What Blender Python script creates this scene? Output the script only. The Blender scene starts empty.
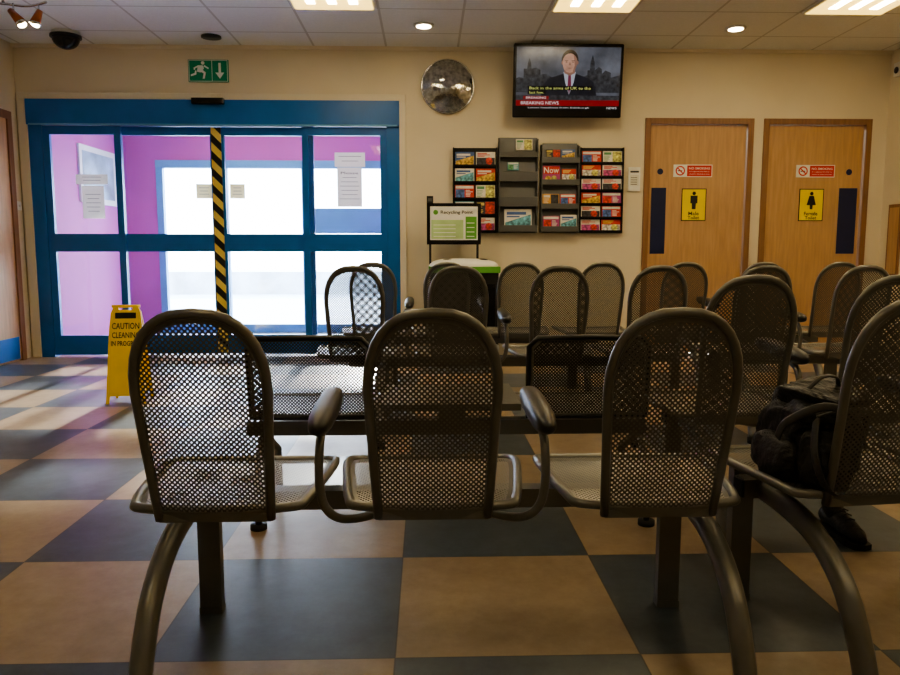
import bpy, math, random
from mathutils import Vector, Matrix, Euler
random.seed(7)
SC=bpy.context.scene
COL=SC.collection

# ------------------------------------------------------------------ materials
def new_mat(name):
    m=bpy.data.materials.new(name); m.use_nodes=True
    nt=m.node_tree
    b=nt.nodes["Principled BSDF"]
    return m,nt,b
def pm(name,col,rough=0.5,metal=0.0,var=0.12,scale=8.0,bump=0.0,spec=0.5,stretch=(1,1,1),emit=0.0,emitcol=None):
    m,nt,b=new_mat(name)
    tc=nt.nodes.new("ShaderNodeTexCoord"); mp=nt.nodes.new("ShaderNodeMapping")
    mp.inputs["Scale"].default_value=stretch
    nz=nt.nodes.new("ShaderNodeTexNoise"); nz.inputs["Scale"].default_value=scale; nz.inputs["Detail"].default_value=4
    cr=nt.nodes.new("ShaderNodeValToRGB")
    lo=[max(0,c*(1-var)) for c in col]; hi=[min(1,c*(1+var)) for c in col]
    cr.color_ramp.elements[0].position=0.3; cr.color_ramp.elements[1].position=0.7
    cr.color_ramp.elements[0].color=(*lo,1); cr.color_ramp.elements[1].color=(*hi,1)
    L=nt.links
    L.new(tc.outputs["Object"],mp.inputs[0]); L.new(mp.outputs[0],nz.inputs["Vector"])
    L.new(nz.outputs[0],cr.inputs[0]); L.new(cr.outputs[0],b.inputs["Base Color"])
    b.inputs["Roughness"].default_value=rough; b.inputs["Metallic"].default_value=metal
    b.inputs["Specular IOR Level"].default_value=spec
    if bump>0:
        bp=nt.nodes.new("ShaderNodeBump"); bp.inputs["Strength"].default_value=bump; bp.inputs["Distance"].default_value=0.01
        L.new(nz.outputs[0],bp.inputs["Height"]); L.new(bp.outputs[0],b.inputs["Normal"])
    if emit>0:
        b.inputs["Emission Color"].default_value=(*(emitcol or col),1); b.inputs["Emission Strength"].default_value=emit
    return m
def math_node(nt,op,a,b=None,c=None):
    n=nt.nodes.new("ShaderNodeMath"); n.operation=op
    for i,v in enumerate((a,b,c)):
        if v is None: continue
        if isinstance(v,(int,float)): n.inputs[i].default_value=v
        else: nt.links.new(v,n.inputs[i])
    return n.outputs[0]
def perf_mat(name,ax,col,rough,metal,p=0.0120,r=0.0026):
    m,nt,b=new_mat(name)
    b.inputs["Base Color"].default_value=(*col,1); b.inputs["Roughness"].default_value=rough; b.inputs["Metallic"].default_value=metal
    tc=nt.nodes.new("ShaderNodeTexCoord"); sp=nt.nodes.new("ShaderNodeSeparateXYZ")
    nt.links.new(tc.outputs["Object"],sp.inputs[0])
    a=math_node(nt,'DIVIDE',sp.outputs[0],p); c=math_node(nt,'DIVIDE',sp.outputs[ax],p)
    def d(off):
        fx=math_node(nt,'SUBTRACT',math_node(nt,'FRACT',math_node(nt,'ADD',a,off+50)),0.5)
        fz=math_node(nt,'SUBTRACT',math_node(nt,'FRACT',math_node(nt,'ADD',c,off+50)),0.5)
        return math_node(nt,'SQRT',math_node(nt,'ADD',math_node(nt,'MULTIPLY',fx,fx),math_node(nt,'MULTIPLY',fz,fz)))
    mn=math_node(nt,'MINIMUM',d(0.0),d(0.5))
    hole=math_node(nt,'LESS_THAN',mn,r/p)
    tr=nt.nodes.new("ShaderNodeBsdfTransparent"); mx=nt.nodes.new("ShaderNodeMixShader")
    nt.links.new(hole,mx.inputs[0]); nt.links.new(b.outputs[0],mx.inputs[1]); nt.links.new(tr.outputs[0],mx.inputs[2])
    nt.links.new(mx.outputs[0],nt.nodes["Material Output"].inputs[0])
    return m
def glass_mat(name,tint=(0.95,0.97,0.99),f=0.05):
    m,nt,b=new_mat(name); nt.nodes.remove(b)
    tr=nt.nodes.new("ShaderNodeBsdfTransparent"); tr.inputs[0].default_value=(*tint,1)
    gl=nt.nodes.new("ShaderNodeBsdfGlossy"); gl.inputs["Roughness"].default_value=0.03
    mx=nt.nodes.new("ShaderNodeMixShader"); mx.inputs[0].default_value=f
    nt.links.new(tr.outputs[0],mx.inputs[1]); nt.links.new(gl.outputs[0],mx.inputs[2])
    nt.links.new(mx.outputs[0],nt.nodes["Material Output"].inputs[0])
    return m
def paper_mat(name,col):
    m,nt,b=new_mat(name)
    nz=nt.nodes.new("ShaderNodeTexNoise"); nz.inputs["Scale"].default_value=9
    tc=nt.nodes.new("ShaderNodeTexCoord"); nt.links.new(tc.outputs["Object"],nz.inputs[0])
    r=nt.nodes.new("ShaderNodeValToRGB"); r.color_ramp.elements[0].color=(*[c*0.93 for c in col],1); r.color_ramp.elements[1].color=(*col,1)
    nt.links.new(nz.outputs[0],r.inputs[0]); nt.links.new(r.outputs[0],b.inputs["Base Color"]); b.inputs["Roughness"].default_value=0.8
    tl=nt.nodes.new("ShaderNodeBsdfTranslucent"); nt.links.new(r.outputs[0],tl.inputs[0])
    mx=nt.nodes.new("ShaderNodeMixShader"); mx.inputs[0].default_value=0.30
    nt.links.new(b.outputs[0],mx.inputs[1]); nt.links.new(tl.outputs[0],mx.inputs[2]); nt.links.new(mx.outputs[0],nt.nodes["Material Output"].inputs[0])
    return m

METC=(0.20,0.198,0.185)
M_metal=pm("seat_metal",METC,0.34,0.6,0.06,20)
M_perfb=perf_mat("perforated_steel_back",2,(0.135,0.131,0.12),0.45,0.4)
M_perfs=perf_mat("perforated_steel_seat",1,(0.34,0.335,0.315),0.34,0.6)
M_dark=pm("dark_plastic",(0.016,0.016,0.018),0.4,0,0.2,15)
M_rubber=pm("black_rubber",(0.01,0.01,0.01),0.6,0,0.2,20)
M_black=pm("black_gloss",(0.008,0.008,0.01),0.2,0,0.1,5)
M_wall=pm("cream_paint",(0.75,0.67,0.53),0.75,0,0.03,2.5,0.05)
M_trim=pm("cream_trim",(0.77,0.70,0.57),0.5,0,0.03,3)
M_skirt=pm("skirting",(0.5,0.44,0.34),0.5,0,0.05,3)
M_pink=pm("magenta_paint",(0.58,0.12,0.44),0.7,0,0.06,2)
M_blue=pm("blue_door_frame",(0.010,0.145,0.49),0.35,0.0,0.08,5)
M_pale=pm("pale_blue_frame",(0.14,0.38,0.64),0.4,0.0,0.08,5)
M_navy=pm("navy_plate",(0.012,0.020,0.085),0.35,0,0.1,6)
M_wood=pm("door_wood",(0.53,0.33,0.18),0.45,0,0.12,6,0.0,0.4,(6,6,0.55))
M_woodf=pm("door_frame_wood",(0.28,0.15,0.08),0.45,0,0.15,6,0.0,0.4,(6,6,0.6))
M_white=pm("white_card",(0.82,0.82,0.80),0.6,0,0.04,6)
M_paper=pm("paper",(0.72,0.71,0.66),0.8,0,0.05,6)
M_pt=paper_mat("translucent_paper",(0.80,0.79,0.74))
M_ny=paper_mat("notice_pale_yellow",(0.88,0.82,0.52))
M_yellow=pm("yellow_plastic",(0.92,0.60,0.02),0.4,0,0.08,6,emit=0.06)  # faint glow put into the plastic, which is no lamp
M_yel2=pm("yellow_sign",(0.88,0.70,0.03),0.45,0,0.04,6)
M_red=pm("sign_red",(0.62,0.04,0.035),0.5,0,0.05,6)
M_green=pm("exit_green",(0.0,0.19,0.09),0.4,0,0.05,6,emit=0.1)
M_grn2=pm("leaf_green",(0.12,0.38,0.06),0.5,0,0.1,6)
M_grey=pm("rack_grey",(0.12,0.123,0.128),0.45,0.2,0.08,6)
M_chrome=pm("chrome",(0.62,0.62,0.60),0.12,1.0,0.05,6)
M_mirror=pm("mottled_mirror",(0.52,0.53,0.53),0.07,1.0,0.40,30,0.22)
M_copper=pm("copper",(0.45,0.16,0.06),0.3,0.8,0.1,6)
M_bag=pm("bag_nylon",(0.013,0.013,0.015),0.48,0,0.4,30,0.7)
M_glass=glass_mat("clear_glass")
M_concrete=pm("outdoor_paving",(0.60,0.62,0.64),0.8,0,0.12,1.5)
M_mat=pm("entrance_matting",(0.10,0.13,0.16),0.9,0,0.2,30)
M_txtk=pm("lettering_black",(0.01,0.01,0.01),0.6,0,0.1,6)
M_txtw=pm("lettering_white",(0.85,0.85,0.85),0.6,0,0.02,6)
M_lampY=pm("lamp_housing_glow",(1.0,0.80,0.42),0.5,0,0.02,3,emit=2.4,emitcol=(1.0,0.66,0.14))
M_lamp=pm("lamp_tube_glow",(1.0,0.80,0.42),0.5,0,0.02,3,emit=26.0,emitcol=(1.0,0.83,0.53))
M_fill2=pm("fill_tube_dim",(1.0,0.80,0.42),0.5,0,0.02,3,emit=13.0,emitcol=(1.0,0.86,0.62))  # fill light, middle unseen row of panels
M_fill3=pm("fill_tube_faint",(1.0,0.80,0.42),0.5,0,0.02,3,emit=8.0,emitcol=(1.0,0.88,0.68))  # fill light, unseen row over the camera
M_lobbyfill=pm("lobby_fill_glow",(1.0,0.80,0.42),0.5,0,0.02,3,emit=5.0,emitcol=(1.0,0.85,0.62))  # emission for the added vestibule fill panel
M_spot=pm("downlight_glow",(1.0,0.85,0.6),0.5,0,0.02,3,emit=25.0,emitcol=(1.0,0.80,0.5))

def floor_mat():
    m,nt,b=new_mat("checker_vinyl"); T=0.61
    tc=nt.nodes.new("ShaderNodeTexCoord"); mp=nt.nodes.new("ShaderNodeMapping")
    mp.inputs["Location"].default_value=(0.082/T+20,-2.36/T+20,0.5); mp.inputs["Scale"].default_value=(1/T,1/T,1)
    nt.links.new(tc.outputs["Object"],mp.inputs[0])
    ck=nt.nodes.new("ShaderNodeTexChecker"); ck.inputs["Scale"].default_value=1.0
    nt.links.new(mp.outputs[0],ck.inputs[0])
    n1=nt.nodes.new("ShaderNodeTexNoise"); n1.inputs["Scale"].default_value=11; n1.inputs["Detail"].default_value=9; n1.inputs["Roughness"].default_value=0.75
    nt.links.new(tc.outputs["Object"],n1.inputs[0])
    def ramp(a,c):
        r=nt.nodes.new("ShaderNodeValToRGB"); r.color_ramp.elements[0].position=.3; r.color_ramp.elements[1].position=.7
        r.color_ramp.elements[0].color=(*a,1); r.color_ramp.elements[1].color=(*c,1); nt.links.new(n1.outputs[0],r.inputs[0]); return r.outputs[0]
    tan=ramp((0.265,0.195,0.125),(0.375,0.285,0.188)); blu=ramp((0.042,0.056,0.073),(0.077,0.100,0.124))
    mx=nt.nodes.new("ShaderNodeMix"); mx.data_type='RGBA'
    nt.links.new(ck.outputs["Fac"],mx.inputs["Factor"]); nt.links.new(blu,mx.inputs["A"]); nt.links.new(tan,mx.inputs["B"])
    sp=nt.nodes.new("ShaderNodeSeparateXYZ"); nt.links.new(mp.outputs[0],sp.inputs[0])
    def ln(o):
        f=math_node(nt,'ABSOLUTE',math_node(nt,'SUBTRACT',math_node(nt,'FRACT',o),0.5))
        return math_node(nt,'GREATER_THAN',f,0.4965)
    j=math_node(nt,'MAXIMUM',ln(sp.outputs[0]),ln(sp.outputs[1]))
    m2=nt.nodes.new("ShaderNodeMix"); m2.data_type='RGBA'
    nt.links.new(math_node(nt,'MULTIPLY',j,0.7),m2.inputs["Factor"]); nt.links.new(mx.outputs["Result"],m2.inputs["A"]); m2.inputs["B"].default_value=(0.03,0.028,0.025,1)
    nt.links.new(m2.outputs["Result"],b.inputs["Base Color"])
    n2=nt.nodes.new("ShaderNodeTexNoise"); n2.inputs["Scale"].default_value=3; n2.inputs["Detail"].default_value=6
    nt.links.new(tc.outputs["Object"],n2.inputs[0])
    mr=nt.nodes.new("ShaderNodeMapRange"); mr.inputs["To Min"].default_value=0.27; mr.inputs["To Max"].default_value=0.44
    nt.links.new(n2.outputs[0],mr.inputs[0]); nt.links.new(mr.outputs[0],b.inputs["Roughness"])
    return m
M_floor=floor_mat()
def ceil_mat():
    m,nt,b=new_mat("suspended_ceiling_tiles"); T=0.655
    tc=nt.nodes.new("ShaderNodeTexCoord"); mp=nt.nodes.new("ShaderNodeMapping")
    mp.inputs["Location"].default_value=(1.02/T+20,-6.02/T+20,0); mp.inputs["Scale"].default_value=(1/T,1/T,1)
    nt.links.new(tc.outputs["Object"],mp.inputs[0])
    sp=nt.nodes.new("ShaderNodeSeparateXYZ"); nt.links.new(mp.outputs[0],sp.inputs[0])
    def ln(o):
        f=math_node(nt,'ABSOLUTE',math_node(nt,'SUBTRACT',math_node(nt,'FRACT',o),0.5))
        return math_node(nt,'GREATER_THAN',f,0.485)
    j=math_node(nt,'MAXIMUM',ln(sp.outputs[0]),ln(sp.outputs[1]))
    nz=nt.nodes.new("ShaderNodeTexNoise"); nz.inputs["Scale"].default_value=60; nt.links.new(tc.outputs["Object"],nz.inputs[0])
    r=nt.nodes.new("ShaderNodeValToRGB"); r.color_ramp.elements[0].color=(0.76,0.77,0.76,1); r.color_ramp.elements[1].color=(0.88,0.89,0.88,1)
    nt.links.new(nz.outputs[0],r.inputs[0])
    mx=nt.nodes.new("ShaderNodeMix"); mx.data_type='RGBA'
    nt.links.new(j,mx.inputs["Factor"]); nt.links.new(r.outputs[0],mx.inputs["A"]); mx.inputs["B"].default_value=(0.60,0.59,0.56,1)
    nt.links.new(mx.outputs["Result"],b.inputs["Base Color"]); b.inputs["Roughness"].default_value=0.85
    return m
M_ceil=ceil_mat()
def hazard_mat():
    m,nt,b=new_mat("hazard_stripes")
    tc=nt.nodes.new("ShaderNodeTexCoord"); sp=nt.nodes.new("ShaderNodeSeparateXYZ"); nt.links.new(tc.outputs["Object"],sp.inputs[0])
    s=math_node(nt,'ADD',sp.outputs[0],sp.outputs[2]); f=math_node(nt,'FRACT',math_node(nt,'ADD',math_node(nt,'MULTIPLY',s,6.5),40))
    g=math_node(nt,'GREATER_THAN',f,0.5)
    mx=nt.nodes.new("ShaderNodeMix"); mx.data_type='RGBA'; nt.links.new(g,mx.inputs["Factor"])
    mx.inputs["A"].default_value=(0.80,0.62,0.16,1); mx.inputs["B"].default_value=(0.012,0.012,0.012,1)
    nt.links.new(mx.outputs["Result"],b.inputs["Base Color"]); b.inputs["Roughness"].default_value=0.5
    return m
M_haz=hazard_mat()

# ------------------------------------------------------------------ mesh builder
def text_geo(s,bold=False):
    cu=bpy.data.curves.new("t",'FONT'); cu.body=s; cu.size=1; cu.align_x='CENTER'; cu.align_y='CENTER'; cu.resolution_u=2
    if bold: cu.offset=0.012
    ob=bpy.data.objects.new("t",cu); COL.objects.link(ob)
    dg=bpy.context.evaluated_depsgraph_get(); dg.update()
    me=bpy.data.meshes.new_from_object(ob.evaluated_get(dg))
    v=[(p.co.x,p.co.y) for p in me.vertices]; f=[tuple(p.vertices) for p in me.polygons]
    bpy.data.objects.remove(ob); bpy.data.curves.remove(cu); bpy.data.meshes.remove(me)
    return v,f
class MB:
    def __init__(s): s.v=[];s.f=[];s.m=[];s.sm=[];s.mats=[]
    def mi(s,mat):
        if mat not in s.mats: s.mats.append(mat)
        return s.mats.index(mat)
    def add(s,vs,fs,mat,smooth=False):
        o=len(s.v); s.v+= [Vector(p) for p in vs]; k=s.mi(mat)
        for f in fs: s.f.append([i+o for i in f]); s.m.append(k); s.sm.append(smooth)
        return s
    def box(s,c,d,mat,rot=None):
        hx,hy,hz=d[0]/2,d[1]/2,d[2]/2
        vs=[Vector((x,y,z)) for x in(-hx,hx) for y in(-hy,hy) for z in(-hz,hz)]
        if rot: R=Euler(rot).to_matrix(); vs=[R@p for p in vs]
        vs=[p+Vector(c) for p in vs]
        return s.add(vs,[(0,1,3,2),(4,6,7,5),(0,4,5,1),(2,3,7,6),(0,2,6,4),(1,5,7,3)],mat)
    def bx(s,x0,x1,y0,y1,z0,z1,mat): return s.box(((x0+x1)/2,(y0+y1)/2,(z0+z1)/2),(abs(x1-x0),abs(y1-y0),abs(z1-z0)),mat)
    def tube(s,pts,r,mat,n=10,closed=False,cap=True,ry=None,up=None):
        P=[Vector(p) for p in pts]; N=len(P); ry=ry or r
        T=[]
        for i in range(N):
            if closed: t=P[(i+1)%N]-P[i-1]
            else: t=P[min(i+1,N-1)]-P[max(i-1,0)]
            T.append(t.normalized())
        u=Vector(up) if up else (Vector((0,0,1)) if abs(T[0].z)<0.9 else Vector((0,1,0)))
        nx=(u-T[0]*u.dot(T[0])).normalized()
        vs=[];fs=[]
        for i in range(N):
            nx=(nx-T[i]*nx.dot(T[i])).normalized(); ny=T[i].cross(nx)
            ra=r[i] if isinstance(r,(list,tuple)) else r
            rb=ra if isinstance(ry,(list,tuple)) or ry is r else ry
            for k in range(n):
                a=2*math.pi*k/n; vs.append(P[i]+nx*math.cos(a)*ra+ny*math.sin(a)*rb)
        M=N if closed else N-1
        for i in range(M):
            j=(i+1)%N
            for k in range(n):
                fs.append((i*n+k,i*n+(k+1)%n,j*n+(k+1)%n,j*n+k))
        if cap and not closed:
            fs.append(tuple(range(n))[::-1]); fs.append(tuple(range((N-1)*n,N*n)))
        return s.add(vs,fs,mat,True)
    def cyl(s,p0,p1,r,mat,n=20,r2=None):
        return s.tube([p0,p1],[r,r if r2 is None else r2],mat,n)
    def ell(s,c,d,mat,nu=18,nv=12,rot=None,fn=None):
        vs=[];fs=[]
        for j in range(nv+1):
            ph=math.pi*j/nv
            for i in range(nu):
                th=2*math.pi*i/nu
                p=Vector((math.sin(ph)*math.cos(th),math.sin(ph)*math.sin(th),math.cos(ph)))
                if fn: p=fn(p)
                vs.append(Vector((p.x*d[0],p.y*d[1],p.z*d[2])))
        if rot: R=Euler(rot).to_matrix(); vs=[R@p for p in vs]
        vs=[p+Vector(c) for p in vs]
        for j in range(nv):
            for i in range(nu):
                fs.append((j*nu+i,(j+1)*nu+i,(j+1)*nu+(i+1)%nu,j*nu+(i+1)%nu))
        return s.add(vs,fs,mat,True)
    def poly(s,pts,y,mat,th=0.0):
        n=len(pts); vs=[(p[0],y,p[1]) for p in pts]
        if th==0: return s.add(vs,[tuple(range(n))],mat)
        vs+=[(p[0],y+th,p[1]) for p in pts]
        fs=[tuple(range(n)),tuple(range(2*n-1,n-1,-1))]+[(i,i+n,(i+1)%n+n,(i+1)%n) for i in range(n)]
        return s.add(vs,fs,mat)
    def disc(s,cx,cz,r,y,mat,rz=None,th=0.0,n=24):
        rz=rz or r
        return s.poly([(cx+r*math.cos(2*math.pi*i/n),cz+rz*math.sin(2*math.pi*i/n)) for i in range(n)],y,mat,th)
    def text(s,t,cx,cz,y,h,mat,w=None,bold=False):
        v,f=text_geo(t,bold)
        if not v: return s
        x0=min(p[0] for p in v);x1=max(p[0] for p in v);y0=min(p[1] for p in v);y1=max(p[1] for p in v)
        k=h/(y1-y0); kx=k if w is None else w/(x1-x0)
        mx=(x0+x1)/2;my=(y0+y1)/2
        return s.add([(cx+(p[0]-mx)*kx,y,cz+(p[1]-my)*k) for p in v],f,mat)
    def mesh(s,name,origin=(0,0,0)):
        o=Vector(origin); me=bpy.data.meshes.new(name)
        me.from_pydata([tuple(p-o) for p in s.v],[],s.f)
        for m in s.mats: me.materials.append(m)
        for p,k,sm in zip(me.polygons,s.m,s.sm): p.material_index=k; p.use_smooth=sm
        me.update(); return me
    def make(s,name,origin=(0,0,0),parent=None,bevel=0.0,rot=None):
        ob=bpy.data.objects.new(name,s.mesh(name,origin)); COL.objects.link(ob); ob.location=origin
        if rot: ob.rotation_euler=rot
        if parent: ob.parent=parent
        if bevel: 
            md=ob.modifiers.new("bevel",'BEVEL'); md.width=bevel; md.segments=2; md.limit_method='ANGLE'; md.angle_limit=math.radians(50)
        return ob
def tag(o,label,cat,group=None):
    o["label"]=label; o["category"]=cat
    if group: o["group"]=group
    return o
def struct(o): o["kind"]="structure"; return o
def empty(name,loc,rotz=0):
    e=bpy.data.objects.new(name,None); COL.objects.link(e); e.location=loc; e.rotation_euler=(0,0,rotz); e.empty_display_size=0.1; return e
def inst(me,name,parent,loc=(0,0,0)):
    o=bpy.data.objects.new(name,me); COL.objects.link(o); o.parent=parent; o.location=loc; return o
def cr(pts,n=6,closed=False):
    P=[Vector(p) for p in pts]; out=[]; N=len(P)
    R=range(N) if closed else range(N-1)
    for i in R:
        if closed: a,b,c,d=P[i-1],P[i],P[(i+1)%N],P[(i+2)%N]
        else: a,b,c,d=P[max(i-1,0)],P[i],P[i+1],P[min(i+2,N-1)]
        for k in range(n):
            t=k/n
            out.append(0.5*((2*b)+(c-a)*t+(2*a-5*b+4*c-d)*t*t+(3*b-a-3*c+d)*t**3))
    if not closed: out.append(P[-1])
    return out

# ------------------------------------------------------------------ room
XL,XR,YB,YF,H=-3.72,4.34,7.12,-3.2,2.84
w=MB().bx(XL-0.15,XR+0.15,YF-0.15,YB+0.08,-0.12,0,M_floor); struct(w.make("floor"))
w=MB().bx(XL-0.15,XR+0.15,YF-0.15,YB+0.15,H,H+0.1,M_ceil); struct(w.make("ceiling"))
DZ=2.356; WZ=2.222
w=MB()
for x0,x1,z0 in ((XL,-3.62,0),(-3.62,-0.25,DZ),(-0.25,2.04,0),(2.04,3.066,WZ),(3.066,3.16,0),(3.16,4.19,WZ),(4.19,XR,0)):
    w.bx(x0,x1,YB,YB+0.15,z0,H,M_wall)
struct(w.make("wall_back"))
struct(MB().bx(XL-0.15,XL,YF,YB+0.15,0,H,M_wall).make("wall_left"))
struct(MB().bx(XR,XR+0.15,YF,YB+0.15,0,H,M_wall).make("wall_right"))
struct(MB().bx(XL-0.15,XR+0.15,YF-0.15,YF,0,H,M_wall).make("wall_front"))
struct(MB().bx(-0.19,2.04,YB-0.015,YB,0,0.11,M_skirt).make("baseboard_back"))
struct(MB().bx(XL,XL+0.015,YF,5.9,0,0.11,M_skirt).make("baseboard_left"))
struct(MB().bx(XR-0.015,XR,YF,YB,0,0.11,M_skirt).make("baseboard_right"))
t=MB().bx(-3.70,-0.19,YB-0.03,YB,DZ,DZ+0.06,M_trim).bx(-0.25,-0.19,YB-0.03,YB,0,DZ,M_trim).bx(-3.70,-3.62,YB-0.03,YB,0,DZ,M_trim)
struct(t.make("trim_1",bevel=0.004))
struct(MB().bx(XL,XR,YB-0.025,YB,H-0.03,H,M_trim).make("trim_2"))

# ------------------------------------------------------------------ sliding entrance
d=MB(); y0,y1=YB-0.02,YB+0.07
d.bx(-3.62,-0.25,YB-0.05,YB+0.12,2.13,DZ,M_blue)
d.bx(-3.62,-3.50,y0,y1,0,2.13,M_blue); d.bx(-0.37,-0.25,y0,y1,0,2.13,M_blue)
d.bx(-3.60,-0.27,YB-0.055,YB-0.05,2.125,2.14,M_pale)
door=struct(d.make("door_1",bevel=0.004))
panels=[(-3.50,-2.80,0.0),(-2.87,-1.94,0.035),(-1.93,-1.05,0.035),(-1.15,-0.37,0.0)]
for i,(a,b,dy) in enumerate(panels):
    p=MB(); q0,q1=YB+dy-0.005,YB+dy+0.035
    sw=0.06
    p.bx(a,a+sw,q0,q1,0.02,2.125,M_blue).bx(b-sw,b,q0,q1,0.02,2.125,M_blue)
    p.bx(a+sw,b-sw,q0,q1,2.05,2.125,M_blue).bx(a+sw,b-sw,q0,q1,0.985,1.15,M_blue).bx(a+sw,b-sw,q0,q1,0.02,0.20,M_blue)
    po=p.make("door_leaf",((a+b)/2,YB+dy,0),door)
    MB().bx(a+sw,b-sw,YB+dy+0.012,YB+dy+0.018,0.20,0.985,M_glass).bx(a+sw,b-sw,YB+dy+0.012,YB+dy+0.018,1.15,2.05,M_glass).make("glass_pane",(0,0,0),po).location=(-(a+b)/2,-(YB+dy),0)
hz=MB().bx(-1.985,-1.895,YB+0.018,YB+0.028,0.03,2.12,M_haz).make("hazard_tape",(-1.94,YB+0.02,1.1),door)
sen=MB().bx(-2.12,-1.83,YB-0.10,YB-0.05,2.31,2.365,M_black)
tag(sen.make("motion_sensor",(-1.97,YB-0.05,2.34),bevel=0.006),"black motion sensor box over the blue sliding doors","sensor")

def paper(x0,x1,z0,z1,mat,label,lines=4,y=YB-0.012,head=None,mt=None):
    m=MB().poly([(x0,z0),(x1,z0),(x1,z1),(x0,z1)],y,mat); W=x1-x0;Hh=z1-z0
    for k in range(lines):
        z=z1-Hh*(0.25+0.65*k/max(1,lines)); ww=W*random.uniform(0.5,0.8)
        m.bx((x0+x1)/2-ww/2,(x0+x1)/2+ww/2,y-0.0015,y-0.0005,z-0.004,z,mt or M_grey)
    if head: m.text(head,(x0+x1)/2,z1-Hh*0.14,y-0.001,0.022,M_txtk,W*0.7)
    return tag(m.make("notice",((x0+x1)/2,y,(z0+z1)/2)),label,"notice")
paper(-3.22,-2.93,1.60,1.69,M_pt,"small landscape printed notice stuck to the glass door",2)
paper(-3.17,-2.97,1.29,1.585,M_pt,"portrait paper notice taped to the glass door",5)
paper(-2.14,-1.995,1.475,1.61,M_ny,"small pale yellow printed notice on sliding door glass",3,YB+0.025)
paper(-1.83,-1.69,1.475,1.61,M_ny,"small pale yellow printed notice beside the hazard tape",3,YB+0.025)
paper(-0.85,-0.57,1.765,1.895,M_pt,"handwritten paper taped to glass panel",2)
paper(-0.83,-0.60,1.40,1.76,M_pt,"white printed notice with paragraphs on glass",6,head="Please")

# ------------------------------------------------------------------ vestibule
VY=9.2
MBv=MB().bx(-3.80,-3.62,YB+0.15,VY+0.15,0,2.6,M_pink); struct(MBv.make("wall_vestibule_west"))
struct(MB().bx(-0.10,0.06,YB+0.15,VY+0.15,0,2.6,M_pink).make("wall_vestibule_east"))
struct(MB().bx(-3.62,-3.22,VY,VY+0.15,0,2.6,M_pink).bx(-3.22,-0.30,VY,VY+0.15,2.06,2.6,M_pink).bx(-0.30,-0.10,VY,VY+0.15,0,2.06,M_pink).make("wall_vestibule_outer"))
struct(MB().bx(-3.80,0.06,YB+0.15,VY+0.15,2.6,2.7,M_ceil).make("ceiling_vestibule"))
struct(MB().bx(-3.80,0.06,YB+0.08,VY+0.15,-0.12,0,M_mat).make("floor_vestibule"))
struct(MB().bx(-2.8,-0.9,7.7,8.6,2.575,2.6,M_lobbyfill).make("lobby_fill_panel"))  # unseen glowing panel added to brighten the vestibule
o=MB()
o.bx(-3.22,-0.30,VY-0.03,VY+0.08,1.97,2.06,M_pale)
for x in (-3.22,-2.46,-1.50,-0.38): o.bx(x,x+0.08,VY-0.02,VY+0.06,0,1.97,M_pale)
o.bx(-3.14,-2.46,VY-0.015,VY+0.05,1.03,1.10,M_pale).bx(-2.38,-1.50,VY-0.015,VY+0.05,1.03,1.10,M_pale)
o.bx(-3.14,-0.38,VY-0.015,VY+0.05,0.0,0.10,M_pale)
o.bx(-1.42,-0.38,VY-0.015,VY+0.05,1.20,1.50,M_pale)
od=struct(o.make("door_2",bevel=0.003))
MB().bx(-3.14,-0.38,VY+0.02,VY+0.025,0.10,1.97,M_glass).make("glass_pane",(0,0,0),od)
f=MB().bx(-3.62,-3.595,8.05,8.95,1.50,2.10,M_white).bx(-3.595,-3.592,8.11,8.89,1.56,2.04,pm("picture_sky",(0.30,0.40,0.5),0.4,0,0.5,3))
tag(f.make("framed_picture",(-3.61,8.5,1.8)),"white-framed picture hanging on a magenta lobby wall","picture")
struct(MB().bx(-25,20,VY+0.15,40,-0.14,-0.02,M_concrete).make("ground_outside"))
struct(MB().bx(-9,6,17.5,17.8,-0.02,0.50,pm("outdoor_wall",(0.42,0.45,0.47),0.8,0,0.2,3)).make("wall_outside"))

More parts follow.
